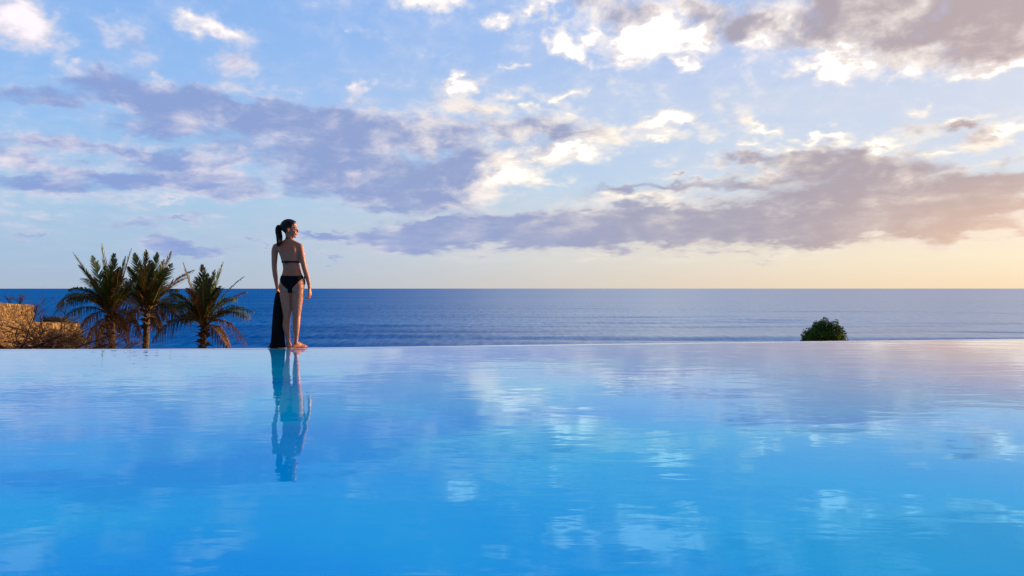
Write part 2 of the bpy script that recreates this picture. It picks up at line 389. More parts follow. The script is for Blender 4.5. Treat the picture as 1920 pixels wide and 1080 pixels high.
def make_sea_mat():
    m, t, o = new_mat('sea_water')
    pos = t.new('ShaderNodeNewGeometry').outputs['Position']
    mp = t.new('ShaderNodeMapping'); mp.inputs['Scale'].default_value = (0.35, 1.0, 1); t.put(mp.inputs[0], pos)
    a = t.noise(mp.outputs[0], 0.12, 8, 0.62, 0.3)
    b = t.noise(mp.outputs[0], 1.1, 3, 0.6, 0.3)
    h = t.math('ADD', t.math('MULTIPLY', a, 1.0), t.math('MULTIPLY', b, 0.12))
    nrm = bumpn(t, h, 0.08)
    mp3 = t.new('ShaderNodeMapping'); mp3.inputs['Scale'].default_value = (0.12, 1.0, 1); t.put(mp3.inputs[0], pos)
    streak = t.noise(mp3.outputs[0], 0.03, 5, 0.6, 0.2)
    mp4 = t.new('ShaderNodeMapping'); mp4.inputs['Scale'].default_value = (0.75, 0.14, 1); t.put(mp4.inputs[0], pos)
    chop = t.noise(mp4.outputs[0], 1.0, 3, 0.7, 0.2)
    streak = t.math('ADD', streak, t.math('MULTIPLY', t.math('SUBTRACT', chop, 0.5), 0.9))
    c = t.mix(t.smooth(streak, 0.25, 0.75), (0.0, 0.13, 0.40, 1), (0.0, 0.22, 0.56, 1))
    d = t.new('ShaderNodeBsdfDiffuse'); t.put(d.inputs[0], c)
    g = t.new('ShaderNodeBsdfGlossy'); g.inputs[0].default_value = (0.95, 0.95, 0.86, 1); g.inputs['Roughness'].default_value = 0.30; t.put(g.inputs['Normal'], nrm)
    # sky sheen painted in by bearing: weak at left, strong at right
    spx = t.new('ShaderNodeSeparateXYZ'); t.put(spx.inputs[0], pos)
    bearing_pos = t.math('ADD', t.math('DIVIDE', spx.outputs[0], t.math('ADD', spx.outputs[1], 25.0)), t.math('MULTIPLY', t.math('SUBTRACT', streak, 0.5), 0.12))
    sheen_ramp = t.smooth(bearing_pos, -0.34, 0.20, 0.02, 0.58)
    fac = t.math('ADD', sheen_ramp, t.math('MULTIPLY', t.math('SUBTRACT', chop, 0.5), t.math('MULTIPLY_ADD', sheen_ramp, 0.5, 0.12)))
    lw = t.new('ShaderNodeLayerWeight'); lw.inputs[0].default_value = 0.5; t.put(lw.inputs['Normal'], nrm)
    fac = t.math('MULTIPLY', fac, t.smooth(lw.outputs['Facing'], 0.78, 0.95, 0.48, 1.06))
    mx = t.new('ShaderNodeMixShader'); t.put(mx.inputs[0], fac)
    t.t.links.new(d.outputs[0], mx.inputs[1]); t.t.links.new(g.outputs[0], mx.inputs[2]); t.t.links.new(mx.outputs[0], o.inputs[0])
    return m

M = {}
M['pool'] = make_pool_mat()
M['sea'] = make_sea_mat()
M['ground'] = noisy_mat('dry_ground', (0.10, 0.075, 0.04, 1), (0.22, 0.17, 0.10, 1), 0.8, 0.95, 0.1, 0.05)
M['foam'] = noisy_mat('foam', (0.6, 0.65, 0.7, 1), (0.8, 0.82, 0.85, 1), 2.0, 0.8)

def make_edge_mat():
    m, t, o = new_mat('wet_edge_render')
    pos = t.new('ShaderNodeNewGeometry').outputs['Position']
    n = t.noise(pos, 5.0, 4, 0.6)
    b = principled(t, t.mix(n, (0.66, 0.68, 0.72, 1), (0.80, 0.80, 0.82, 1)), 0.12, 0.6, bumpn(t, n, 0.0015))
    b.inputs['Coat Weight'].default_value = 1.0; b.inputs['Coat Roughness'].default_value = 0.08
    t.t.links.new(b.outputs[0], o.inputs[0])
    return m
M['edge'] = make_edge_mat()

def make_skin():
    m, t, o = new_mat('skin')
    tcn = t.new('ShaderNodeTexCoord').outputs['Object']
    n = t.noise(tcn, 9.0, 4, 0.6); n2 = t.noise(tcn, 120.0, 3, 0.6)
    b = principled(t, t.mix(n, (0.42, 0.155, 0.078, 1), (0.52, 0.21, 0.112, 1)), 0.48, 0.4, bumpn(t, n2, 0.0006))
    b.inputs['Subsurface Weight'].default_value = 0.12
    b.inputs['Subsurface Radius'].default_value = (0.02, 0.008, 0.004)
    b.inputs['Subsurface Scale'].default_value = 0.5
    t.t.links.new(b.outputs[0], o.inputs[0])
    return m
M['skin'] = make_skin()
M['hair'] = noisy_mat('hair', (0.006, 0.005, 0.005, 1), (0.020, 0.013, 0.010, 1), 60, 0.55, 0.25, 0.002)
M['black_cloth'] = noisy_mat('black_cloth', (0.003, 0.003, 0.004, 1), (0.009, 0.008, 0.009, 1), 25, 0.85, 0.15, 0.001)
M['eye'] = noisy_mat('eye', (0.03, 0.02, 0.015, 1), (0.05, 0.03, 0.02, 1), 40, 0.15)
M['palm_green'] = noisy_mat('palm_green', (0.028, 0.066, 0.016, 1), (0.085, 0.145, 0.032, 1), 2.0, 0.5, 0.4, 0, trans=0.25)
M['palm_dry'] = noisy_mat('palm_dry', (0.10, 0.055, 0.022, 1), (0.24, 0.13, 0.045, 1), 2.0, 0.7, 0.2, 0, trans=0.25)
M['palm_mixed'] = noisy_mat('palm_mixed', (0.045, 0.055, 0.016, 1), (0.13, 0.10, 0.03, 1), 1.2, 0.6, 0.3, 0, trans=0.25)
M['rachis'] = noisy_mat('rachis', (0.16, 0.12, 0.03, 1), (0.30, 0.18, 0.05, 1), 3.0, 0.5, 0.3)
M['trunk'] = noisy_mat('palm_trunk', (0.06, 0.04, 0.028, 1), (0.17, 0.12, 0.08, 1), 6.0, 0.9, 0.1, 0.03)
M['twig'] = noisy_mat('dry_twig', (0.045, 0.028, 0.022, 1), (0.12, 0.075, 0.055, 1), 5.0, 0.9, 0.1)
M['leaf'] = noisy_mat('shrub_leaf', (0.018, 0.060, 0.006, 1), (0.070, 0.150, 0.014, 1), 3.0, 0.75, 0.12, 0, trans=0.15)
M['weed'] = noisy_mat('red_weed', (0.16, 0.05, 0.05, 1), (0.10, 0.09, 0.04, 1), 6.0, 0.7, 0.2, 0, trans=0.2)
M['scrub'] = noisy_mat('scrub_leaf', (0.05, 0.055, 0.018, 1), (0.15, 0.12, 0.035, 1), 4.0, 0.7, 0.2, 0, trans=0.2)
def make_stone():
    m, t, o = new_mat('rubble_stone')
    tcn = t.new('ShaderNodeTexCoord').outputs['Object']
    v = t.new('ShaderNodeTexVoronoi'); v.inputs['Scale'].default_value = 4.5; t.put(v.inputs[0], tcn)
    n = t.noise(tcn, 8.0, 5, 0.6)
    sepc = t.new('ShaderNodeSeparateColor'); t.put(sepc.inputs[0], v.outputs['Color'])
    c = t.ramp(sepc.outputs[0], [(0.0, (0.09, 0.048, 0.02, 1)), (0.4, (0.21, 0.12, 0.045, 1)), (0.75, (0.38, 0.24, 0.09, 1)), (1.0, (0.14, 0.09, 0.05, 1))])
    c = t.mix(t.smooth(n, 0.3, 0.7, 0, 0.5), c, (0.22, 0.15, 0.08, 1))
    ds = t.new('ShaderNodeTexVoronoi', feature='DISTANCE_TO_EDGE'); ds.inputs['Scale'].default_value = 4.5; t.put(ds.inputs[0], tcn)
    hh = t.math('MINIMUM', ds.outputs[0], 0.18)
    c = t.mix(t.smooth(ds.outputs[0], 0.0, 0.06), (0.10, 0.07, 0.04, 1), c)
    b = principled(t, c, 0.95, 0.15, bumpn(t, t.math('ADD', hh, t.math('MULTIPLY', n, 0.12)), 0.25))
    t.t.links.new(b.outputs[0], o.inputs[0])
    return m
M['stone'] = make_stone()

# ------------------------------------------------------------------ the setting
SEA = -9.0
# pool edge centre line, in metres: it bends gently
EP = [(-30, 9.2), (-14, 9.75), (-6.43, 10.0), (-3.14, 10.2), (0.29, 10.78), (4.16, 11.48), (7.76, 12.05), (15, 13.2), (32, 15.8)]
def edge_y(x):
    for i in range(len(EP) - 1):
        if x <= EP[i + 1][0] or i == len(EP) - 2:
            p0 = EP[max(i - 1, 0)]; p1 = EP[i]; p2 = EP[i + 1]; p3 = EP[min(i + 2, len(EP) - 1)]
            h = p2[0] - p1[0]; u = (x - p1[0]) / h
            m1 = (p2[1] - p0[1]) / (p2[0] - p0[0]); m2 = (p3[1] - p1[1]) / (p3[0] - p1[0])
            return ((2*u**3 - 3*u**2 + 1) * p1[1] + (u**3 - 2*u**2 + u) * h * m1 + (-2*u**3 + 3*u**2) * p2[1] + (u**3 - u**2) * h * m2)
    return EP[-1][1]
xs = np.linspace(-30, 32, 249)
# water sheet
vs, rows = [], []
ys = [-8, -4, 0, 2, 4, 6, 8]
for y in ys: vs += [(x, y, 0) for x in xs]
vs += [(x, edge_y(x) - 0.12, 0) for x in xs]
pool = mesh_obj('pool_water', vs, grid_faces(len(ys) + 1, len(xs)), M['pool']); tag(pool, kind='structure')
# overflow edge: rounded wall crest, 0.26 m wide
prof = [(-0.14, -1.2), (-0.14, -0.010), (-0.125, -0.001), (-0.08, 0.004), (0.0, 0.006), (0.08, 0.004), (0.115, -0.002), (0.13, -0.02), (0.135, -1.9)]
vs = []
for (o_, z) in prof: vs += [(x, edge_y(x) + o_, z) for x in xs]
pw = mesh_obj('pool_edge', vs, grid_faces(len(prof), len(xs)), M['edge']); tag(pw, kind='structure')

# ground falling from the pool to the beach
def ground_z(x, y):
    pts = [(-40, -1.5), (9, -1.5), (13, -1.7), (22, -2.2), (35, -3.6), (50, -5.0), (80, -7.2), (105, -8.6), (118, -9.3), (140, -10.5), (400, -14)]
    z = pts[-1][1]
    for i in range(len(pts) - 1):
        if y <= pts[i + 1][0]:
            u = max(0, (y - pts[i][0]) / (pts[i + 1][0] - pts[i][0])); z = pts[i][1] + u * (pts[i + 1][1] - pts[i][1]); break
    return z + (mnoise.noise(Vector((x * .15, y * .15, 0))) * .35 if y > 12 else 0)
gy = list(np.linspace(-40, 8, 6)) + list(np.linspace(9, 140, 110)) + [200, 400]
gx = np.linspace(-220, 220, 120)
vs = [(x, y, ground_z(x, y)) for y in gy for x in gx]
g = mesh_obj('ground', vs, grid_faces(len(gy), len(gx)), M['ground']); tag(g, kind='structure')

# sea: rows spaced geometrically out to the horizon, long swells near the shore
rng = random.Random(4)
ry = [112.0]
while ry[-1] < 700: ry.append(ry[-1] * 1.0045)
while ry[-1] < 120000: ry.append(ry[-1] * 1.12)
ncol = 240
def swell(x, y):
    if y > 900: return 0
    f = max(0, 1 - y / 900) ** 1.5
    z = 0
    for (wl, am, dirx, ph) in ((23, .20, .05, 0), (14.5, .10, -.08, 2.1), (38, .22, .10, 4.0), (9, .05, .15, 1.0)):
        a = 2 * math.pi * (y + dirx * x + 5 * mnoise.noise(Vector((x * .012, y * .02, ph)))) / wl + ph
        s = math.sin(a); z += am * (s + .35 * math.cos(2 * a)) * (0.5 + mnoise.noise(Vector((x * .01, y * .03, ph + 9))))
    return z * f * 1.7
vs = []
for y in ry:
    hw = y * 1.6 + 60
    vs += [(x, y, SEA + swell(x, y)) for x in np.linspace(-hw, hw, ncol)]
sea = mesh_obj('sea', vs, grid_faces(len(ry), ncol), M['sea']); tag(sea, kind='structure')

# ------------------------------------------------------------------ tubes
def frame(d):
    d = d.normalized()
    u = Vector((0, 0, 1)) if abs(d.z) < .9 else Vector((1, 0, 0))
    a = d.cross(u).normalized(); return a, a.cross(d).normalized()

def tube(V, F, pts, rads, n=6, cap=True):
    b0 = len(V); N = len(pts)
    for i, p in enumerate(pts):
        d = (pts[min(i + 1, N - 1)] - pts[max(i - 1, 0)])
        a, b = frame(d)
        for j in range(n):
            t = 2 * math.pi * j / n
            V.append(p + (a * math.cos(t) + b * math.sin(t)) * rads[i])
    for i in range(N - 1):
        for j in range(n):
            k = (j + 1) % n
            F.append((b0 + i * n + j, b0 + i * n + k, b0 + (i + 1) * n + k, b0 + (i + 1) * n + j))
    if cap:
        F.append(tuple(b0 + j for j in range(n))[::-1]); F.append(tuple(b0 + (N - 1) * n + j for j in range(n)))

# ------------------------------------------------------------------ palms
def bez(a, b, c, t): return a * (1 - t) ** 2 + b * 2 * t * (1 - t) + c * t * t

def frond(parent, base, tip, sag, rnd, mat, seed_len=0.95, label=None, density=50):
    """base, tip in the palm's own space; one feather leaf: midrib and drooping leaflets"""
    V, F = [], []; Vr, Fr = [], []
    mid = (base + tip) / 2 + Vector((0, 0, sag))
    L = (tip - base).length * 1.05
    pts = [bez(base, mid, tip, i / 14) for i in range(15)]
    tube(Vr, Fr, pts, [0.045 * (1 - i / 14) + 0.008 for i in range(15)], 5)
    nl = density; twist = rnd.uniform(-.55, .55)
    for k in range(nl):
        t = 0.14 + 0.86 * k / (nl - 1)
        p = bez(base, mid, tip, t); d = (bez(base, mid, tip, min(t + .02, 1.02)) - bez(base, mid, tip, t - .02)).normalized()
        side = d.cross(Vector((0, 0, 1)))
        if side.length < .05: side = Vector((1, 0, 0))
        side.normalize()
        side = (side + Vector((0, 0, 0)) + d.cross(side) * twist).normalized()
        upv = side.cross(d).normalized()
        prof = (math.sin(math.pi * min(1, (t * .82 + .16))) ** .75) * seed_len * (L / 3.6) ** .5
        for s in (-1, 1):
            if rnd.random() < .06: continue
            ll = prof * rnd.uniform(.78, 1.12)
            dd = (side * s * .72 + d * (rnd.uniform(.35, .75) + .8 * max(0, d.z - .3)) + upv * rnd.uniform(.0, .25)).normalized()
            q1 = p + dd * ll * .45 + Vector((0, 0, -0.05 * ll))
            q2 = p + dd * ll * .82 + Vector((0, 0, -ll * rnd.uniform(.45, .95) * max(0.12, 1 - d.z * 1.05)))
            wv = d.cross(dd).cross(dd).normalized() * 0.034
            wv = wv + d * 0.012
            b0 = len(V)
            V += [p - wv, p + wv, q1 + wv * 1.1, q1 - wv * 1.1, q2]
            F += [(b0, b0 + 1, b0 + 2, b0 + 3), (b0 + 3, b0 + 2, b0 + 4)]
    o = mesh_obj('frond', V, F, mat, parent, smooth=False)
    r = mesh_obj('midrib', Vr, Fr, M['rachis'], o)
    if label: o['label'] = label
    return o

def palm(crown_px, base_px, D, fr, label, seed):
    rnd = random.Random(seed)
    cr = at(crown_px[0], crown_px[1], D)
    bx = (base_px - 960) / FPX * D
    gz = ground_z(bx, D) - .2
    root = empty('coconut_palm', (bx, D, gz)); tag(root, label, 'palm tree', 'coconut palms beyond the pool edge')
    c = cr - Vector((bx, D, gz))
    V, F = [], []
    n = 36
    pts, rd = [], []
    for i in range(n):
        t = i / (n - 1)
        pts.append(Vector((c.x * t ** 1.3, c.y * t, c.z * t)) + Vector((rnd.uniform(-.01, .01), 0, 0)))
        rd.append((0.23 - 0.05 * t) * (1 + (.10 if i % 2 else -.06)))
    tube(V, F, pts, rd, 12)
    mesh_obj('trunk', V, F, M['trunk'], root, smooth=False)
    # fibrous boots of old leaf bases under the crown
    V, F = [], []
    for i in range(46):
        a = rnd.uniform(0, 2 * math.pi); hz = rnd.uniform(-1.35, .15)
        p = c + Vector((math.cos(a) * .16, math.sin(a) * .16, hz))
        dirv = Vector((math.cos(a), math.sin(a), rnd.uniform(-.2, 1.1))).normalized()
        l = rnd.uniform(.22, .5)
        tube(V, F, [p, p + dirv * l * .5, p + dirv * l + Vector((0, 0, -.05))], [.07, .05, .012], 5)
    mesh_obj('leaf_bases', V, F, M['trunk'], root, smooth=False)
    extra = []
    for q in range(9):
        a_ = R(rnd.uniform(15, 165)); l_ = rnd.uniform(80, 108)
        extra.append((crown_px[0] + l_ * math.cos(a_), crown_px[1] - l_ * .95 * math.sin(a_) + 14, 16 + 26 * abs(math.cos(a_)), rnd.choice('ggm')))
    for (tx, ty, sagpx, kind) in list(fr) + extra:
        tx += rnd.uniform(-2, 2); ty += rnd.uniform(-2, 2)
        dx_, dz_ = (tx - crown_px[0]) / FPX * D, (crown_px[1] - ty) / FPX * D
        l2 = math.hypot(dx_, dz_)
        yy = math.sqrt(max(.15, 4.2 ** 2 - l2 ** 2)) * rnd.choice((-1, 1)) * rnd.uniform(.25, .75)
        tip = at(tx, ty, D + yy) - Vector((bx, D, gz))
        m = {'g': M['palm_green'], 'd': M['palm_dry'], 'm': M['palm_mixed']}[kind]
        frond(root, c + Vector((0, 0, rnd.uniform(-.25, .2))), tip, sagpx / FPX * D, rnd, m,
              label={'d': 'dry brown frond', 'm': 'yellowing frond'}.get(kind))
    return root

palm((208, 592), 213, 50, [
    (138, 474, 8, 'g'), (146, 496, 12, 'm'), (192, 460, 0, 'g'), (212, 474, 0, 'g'), (247, 466, -4, 'm'), (236, 482, 0, 'g'),
    (99, 590, 70, 'g'), (108, 575, 62, 'g'), (118, 600, 42, 'g'), (150, 618, 30, 'd'), (172, 480, 4, 'g'), (165, 510, 8, 'g'),
    (272, 548, 45, 'd'), (268, 512, 20, 'm'), (258, 580, 40, 'd'), (238, 645, 50, 'd'), (160, 656, 34, 'd'),
    (225, 500, 4, 'm'), (198, 500, 0, 'g'), (130, 545, 34, 'g'), (250, 530, 20, 'g'), (262, 628, 36, 'd'), (182, 660, 20, 'd')],
    'tall coconut palm at the left, beside the stone wall, widest dark green crown', 11)
palm((276, 584), 271, 52, [
    (253, 474, 0, 'g'), (273, 469, 0, 'm'), (293, 474, 0, 'g'), (322, 473, -4, 'm'), (322, 494, 6, 'g'), (362, 506, 18, 'd'), (350, 520, 20, 'm'),
    (348, 600, 46, 'm'), (330, 590, 40, 'd'), (224, 560, 40, 'd'), (232, 612, 36, 'd'), (262, 495, 0, 'm'), (283, 490, 0, 'g'), (306, 486, 0, 'm'),
    (240, 500, 10, 'g'), (345, 560, 34, 'g'), (318, 608, 32, 'd'), (238, 540, 22, 'g'), (300, 620, 22, 'd'), (336, 545, 26, 'm')],
    'middle coconut palm of the three, with russet upright fronds and a shaggy trunk', 23)
palm((382, 612), 380, 50, [
    (342, 492, -6, 'm'), (378, 497, 0, 'g'), (418, 494, 4, 'g'), (404, 506, 0, 'g'), (457, 520, 18, 'g'), (462, 549, 28, 'd'), (475, 585, 40, 'g'),
    (467, 594, 38, 'm'), (462, 646, 52, 'd'), (284, 640, 52, 'm'), (318, 550, 36, 'g'), (330, 575, 44, 'g'), (345, 605, 42, 'm'),
    (390, 515, 0, 'm'), (366, 520, 0, 'm'), (438, 560, 30, 'g'), (430, 655, 40, 'd'), (350, 540, 24, 'd')],
    'coconut palm nearest the standing woman, low open crown with arching fronds', 37)

# ------------------------------------------------------------------ leafy mounds and weeds
def leaf_cloud(V, F, centre, rad, n, size, rnd, shell=0.55, zmin=-1.0, lump=0.17):
    for i in range(n):
        while True:
            v = Vector((rnd.gauss(0, 1), rnd.gauss(0, 1), rnd.gauss(0, 1)))
            if v.length > .1: break
        v.normalize()
        if v.z < zmin: continue
        r = rnd.uniform(shell, 1.0) ** .6 * (1 + lump * 2 * mnoise.noise(v * 2.6 + Vector(centre)))
        p = Vector(centre) + Vector((v.x * rad[0], v.y * rad[1], v.z * rad[2])) * r
        s = size * rnd.uniform(.6, 1.3)
        a = (v + Vector((rnd.uniform(-.8, .8), rnd.uniform(-.8, .8), rnd.uniform(-.4, .8)))).normalized()
        t1, t2 = frame(a); th = rnd.uniform(0, 6.28)
        e1 = t1 * math.cos(th) + t2 * math.sin(th); e2 = a.cross(e1)
        b0 = len(V)
        V += [p - e1 * s, p + e2 * s * .45 + a * s * .12, p + e1 * s, p - e2 * s * .45 + a * s * .12]
        F.append((b0, b0 + 1, b0 + 2, b0 + 3))

def shrub(px, py_top, half_w_px, D, label, seed, mat, n=5200, size=.035, hz=0.64):
    rnd = random.Random(seed)
    top = at(px, py_top, D); rw = half_w_px / FPX * D
    rz = hz
    gz = ground_z(top.x, D) - .1
    root = empty('round_shrub', (top.x, D, gz)); tag(root, label, 'shrub')
    cz = top.z - rz - gz
    V, F = [], []
    leaf_cloud(V, F, (0, 0, cz), (rw, rw, rz), n, size, rnd)
    mesh_obj('foliage', V, F, mat, root, smooth=False)
    V, F = [], []
    tube(V, F, [Vector((0, 0, 0)), Vector((.02, 0, cz * .5)), Vector((0, .02, cz))], [.07, .06, .04], 8)
    for i in range(26):
        a = rnd.uniform(0, 6.28); b = rnd.uniform(-.2, 1.2)
        d = Vector((math.cos(a) * math.cos(b) * rw, math.sin(a) * math.cos(b) * rw, math.sin(b) * rz)) * .88
        s = Vector((0, 0, cz * rnd.uniform(.6, 1)))
        e = Vector((0, 0, cz)) + d
        tube(V, F, [s, (s + e) / 2 + Vector((0, 0, -.04)), e], [.022, .014, .006], 5)
    mesh_obj('stem', V, F, M['twig'], root)
    return root
shrub(1545, 599, 40, 22, 'dense rounded dark green shrub alone at the right, showing over the pool edge', 5, M['leaf'], n=15000, size=.030, hz=.62)

# ------------------------------------------------------------------ stone walls on the left
def stone_wall(x0, x1, D0, D1, top0, top1, thick, name_label, seed):
    """rubble wall from photo bearing x0 at depth D0 to x1 at depth D1; top edge given by picture height"""
    A = at(x0, top0, D0); B = at(x1, top1, D1)
    gz = -5.2
    root = empty('stone_wall', (B.x, B.y, gz)); tag(root, name_label, 'wall')
    run = Vector((B.x - A.x, B.y - A.y, 0)); L = run.length; run.normalize()
    nrm = Vector((run.y, -run.x, 0))          # towards the viewer
    nu = int(L / .07); V, F = [], []
    rowsN = 46
    def disp(u, v): 
        p = Vector((u * 2.6, v * 3.1, seed))
        dd, _ = mnoise.voronoi(p)
        return min(dd[1] - dd[0], .35) * .22 + mnoise.noise(p * 2) * .02
    def ztop(u): return A.z + (B.z - A.z) * u / L + .05 * mnoise.noise(Vector((u * 1.5, seed, 0)))
    O = Vector((A.x, A.y, 0)) - Vector((B.x, B.y, 0))
    # front face, top, end face as one wrapped sheet: section points run up the front, over the top and down the back
    sec = [(0, i / (rowsN - 1)) for i in range(rowsN)] + [(-thick * .35, 1.0), (-thick * .7, 1.0), (-thick, 1.0)] + [(-thick, 1 - i / 8) for i in range(1, 9)]
    us = [L * i / nu for i in range(nu + 1)]
    for (off, tv) in sec:
        for u in us:
            zt = ztop(u) - gz
            z = zt * tv
            d = disp(u, z) if off == 0 else 0.03 * mnoise.noise(Vector((u * 3, off * 3, z)))
            if off == 0 and tv == 1: d *= .4
            p = O + run * u + nrm * (off + d * (1 if off == 0 else 0)) + Vector((0, 0, z + (d if off != 0 and tv == 1 else 0)))
            V.append(p)
    F = grid_faces(len(sec), len(us))
    # close the near end
    m = len(us); end = [i * m + m - 1 for i in range(len(sec))]
    ci = len(V); V.append(O + run * (L + .06) + nrm * (-thick / 2) + Vector((0, 0, (B.z - gz) * .5)))
    for i in range(len(end) - 1): F.append((end[i], end[i + 1], ci))
    o = mesh_obj('masonry', V, F, M['stone'], root, smooth=False)
    return root
wall_u = stone_wall(-140, 63, 27, 40, 560, 571.5, .6, 'upper ochre rubble stone wall at the far left, its flat top against the sea', 3.1)
wall_l = stone_wall(-110, 148, 25, 37, 598, 606, .7, 'lower ochre rubble stone wall half hidden behind bare branches', 8.3)

def weed(px, py, D, h, n, label, seed, mat, spread=.2, leafs=.03):
    rnd = random.Random(seed); b = at(px, py, D)
    root = empty('wall_plant', b); tag(root, label, 'plant')
    V, F = [], []; V2, F2 = [], []
    for i in range(n):
        a = rnd.uniform(0, 6.28); t = Vector((math.cos(a) * spread * rnd.uniform(.2, 1), math.sin(a) * spread * .6, h * rnd.uniform(.5, 1.05)))
        m = t * .5 + Vector((0, 0, .04))
        tube(V, F, [Vector((0, 0, -.08)), m, t], [.010, .008, .004], 4)
        for k in range(16):
            p = bez(Vector((0, 0, 0)), m, t, rnd.uniform(.35, 1.05))
            d = Vector((rnd.uniform(-1, 1), rnd.uniform(-1, 1), rnd.uniform(-.3, 1))).normalized() * leafs * 1.6
            s = Vector((rnd.uniform(-1, 1), rnd.uniform(-1, 1), rnd.uniform(-1, 1))).normalized() * leafs * .5
            b0 = len(V2); V2 += [p, p + d * .5 + s, p + d, p + d * .5 - s]; F2.append((b0, b0 + 1, b0 + 2, b0 + 3))
    mesh_obj('stems', V, F, M['twig'], root); mesh_obj('leaves', V2, F2, mat, root, smooth=False)
    return root
weed(18, 567, 37.5, .34, 10, 'small reddish weed on top of the upper stone wall, the left one of two', 1, M['weed'], .28)
weed(36, 569, 39, .42, 14, 'reddish bushy weed on top of the upper stone wall, nearer its end', 2, M['weed'], .34)
weed(66, 585, 40, .42, 14, 'red-tipped weed hanging at the end corner of the upper stone wall', 3, M['weed'], .26)

# scrub sitting on the lower wall
def scrub(px, py, D, rw, rz, label, seed, n=2600):
    rnd = random.Random(seed); b = at(px, py, D)
    root = empty('scrub_bush', b); tag(root, label, 'bush')
    V, F = [], []
    leaf_cloud(V, F, (0, 0, rz * .2), (rw, rw * .6, rz), n, .05, rnd, .3, -.6, .3)
    mesh_obj('foliage', V, F, M['scrub'], root, smooth=False)
    V, F = [], []
    for i in range(22):
        a = rnd.uniform(0, 6.28); e = Vector((math.cos(a) * rw * rnd.uniform(.4, 1), math.sin(a) * rw * .5, rz * rnd.uniform(.2, 1.1)))
        tube(V, F, [Vector((0, 0, -.4)), e * .5 + Vector((0, 0, -.05)), e], [.03, .02, .007], 5)
    mesh_obj('stems', V, F, M['twig'], root)
scrub(104, 609, 36, .78, .30, 'olive scrub bush growing on top of the lower stone wall', 5)
scrub(137, 624, 38, .42, .42, 'sparse brown scrub bush at the right end of the lower stone wall', 6, 1300)

scrub(96, 640, 33.5, .55, .42, 'brownish low scrub bush in front of the lower stone wall, under the olive one', 7, 1500)
scrub(140, 646, 33.5, .50, .50, 'dry scrub bush in front of the lower stone wall, nearest the palms', 8, 1500)
def thicket(px0, px1, py, D, label, seed, n=16, up=1.0, leaves=0):
    """bare tangled shrub: long arching limbs with side twigs"""
    rnd = random.Random(seed)
    b = at((px0 + px1) / 2, 658, D)
    root = empty('bare_shrub', b); tag(root, label, 'shrub', 'bare tangled shrubs behind the pool edge')
    V, F = [], []; tips = []
    def limb(p, d, L, r, lvl):
        pts = [p]; k = 7
        for i in range(k):
            d = (d + Vector((rnd.uniform(-.28, .28), rnd.uniform(-.28, .28), rnd.uniform(-.22, .16)))).normalized()
            pts.append(pts[-1] + d * L / k)
        tube(V, F, pts, [r * (1 - .75 * i / k) for i in range(k + 1)], 5)
        tips.append(pts[-1])
        if lvl > 0:
            for i in range(2, k + 1):
                for q in range(rnd.choice((1, 1, 2))):
                    nd = (d + Vector((rnd.uniform(-1, 1), rnd.uniform(-.6, .6), rnd.uniform(-.35, .8 * min(1, up))))).normalized()
                    limb(pts[i], nd, L * rnd.uniform(.25, .5), r * (1 - .7 * i / k) * .6, lvl - 1)
    half = (px1 - px0) / 2 / FPX * D
    for i in range(n):
        s = rnd.uniform(-1, 1)
        p = Vector((rnd.uniform(-half, half) * .7, rnd.uniform(-.5, .5), rnd.uniform(-.3, .1)))
        d = Vector((s, rnd.uniform(-.3, .3), rnd.uniform(.1, .62) * up)).normalized()
        limb(p, d, rnd.uniform(.9, 1.9) * 1.1, rnd.uniform(.022, .045), 2)
    mesh_obj('branches', V, F, M['twig'], root)
    if leaves:
        V2, F2 = [], []
        for i in range(leaves):
            p = rnd.choice(tips) + Vector((rnd.gauss(0, .02), rnd.gauss(0, .02), rnd.gauss(0, .02)))
            if p.z > .75: continue
            d = Vector((rnd.uniform(-1, 1), rnd.uniform(-1, 1), rnd.uniform(-1, .6))).normalized() * .07
            s = Vector((rnd.uniform(-1, 1), rnd.uniform(-1, 1), rnd.uniform(-1, 1))).normalized() * .02
            b0 = len(V2); V2 += [p, p + d * .5 + s, p + d, p + d * .5 - s]; F2.append((b0, b0 + 1, b0 + 2, b0 + 3))
        mesh_obj('dead_leaves', V2, F2, M['palm_dry'], root, smooth=False)
thicket(-40, 80, 640, 25, 'tangle of bare dark branches in front of the stone walls, at the far left', 71, 30, .6, 200)
thicket(50, 160, 640, 27, 'tangle of bare branches in front of the lower stone wall, near its right end', 72, 34, .65, 700)
thicket(150, 240, 640, 40, 'bare brown shrub with dead leaves under the widest palm', 73, 15, .8, 1100)

# ------------------------------------------------------------------ the woman
S = 0.00177
def Q(X, Y, d=0.0):     # X, Y measured on the enlarged figure; d = depth away from the viewer, metres
    return Vector(((X - 400) * S, d, (1005 - Y) * S))

PX = (543.6 - 960) / FPX * 10.2
PY = edge_y(PX) - 0.0
person = empty('person', (PX, PY, 0.006))
tag(person, 'woman in a black bikini with a dark ponytail, standing on the pool edge looking right', 'person')

bm = bmesh.new()
def ring_loft(secs, n=20, pw=2.0):
    """secs: (centre, half-width, half-depth[, axis]) bottom to top, horizontal rings"""
    rings = []
    for (c, a, b) in secs:
        r = []
        for j in range(n):
            t = 2 * math.pi * j / n
            ct, st = math.cos(t), math.sin(t)
            r.append(bm.verts.new(c + Vector((a * abs(ct) ** (2 / pw) * (1 if ct > 0 else -1), b * abs(st) ** (2 / pw) * (1 if st > 0 else -1), 0))))
        rings.append(r)
    for i in range(len(rings) - 1):
        for j in range(n):
            k = (j + 1) % n
            bm.faces.new((rings[i][j], rings[i][k], rings[i + 1][k], rings[i + 1][j]))
    bm.faces.new(rings[0][::-1]); bm.faces.new(rings[-1])

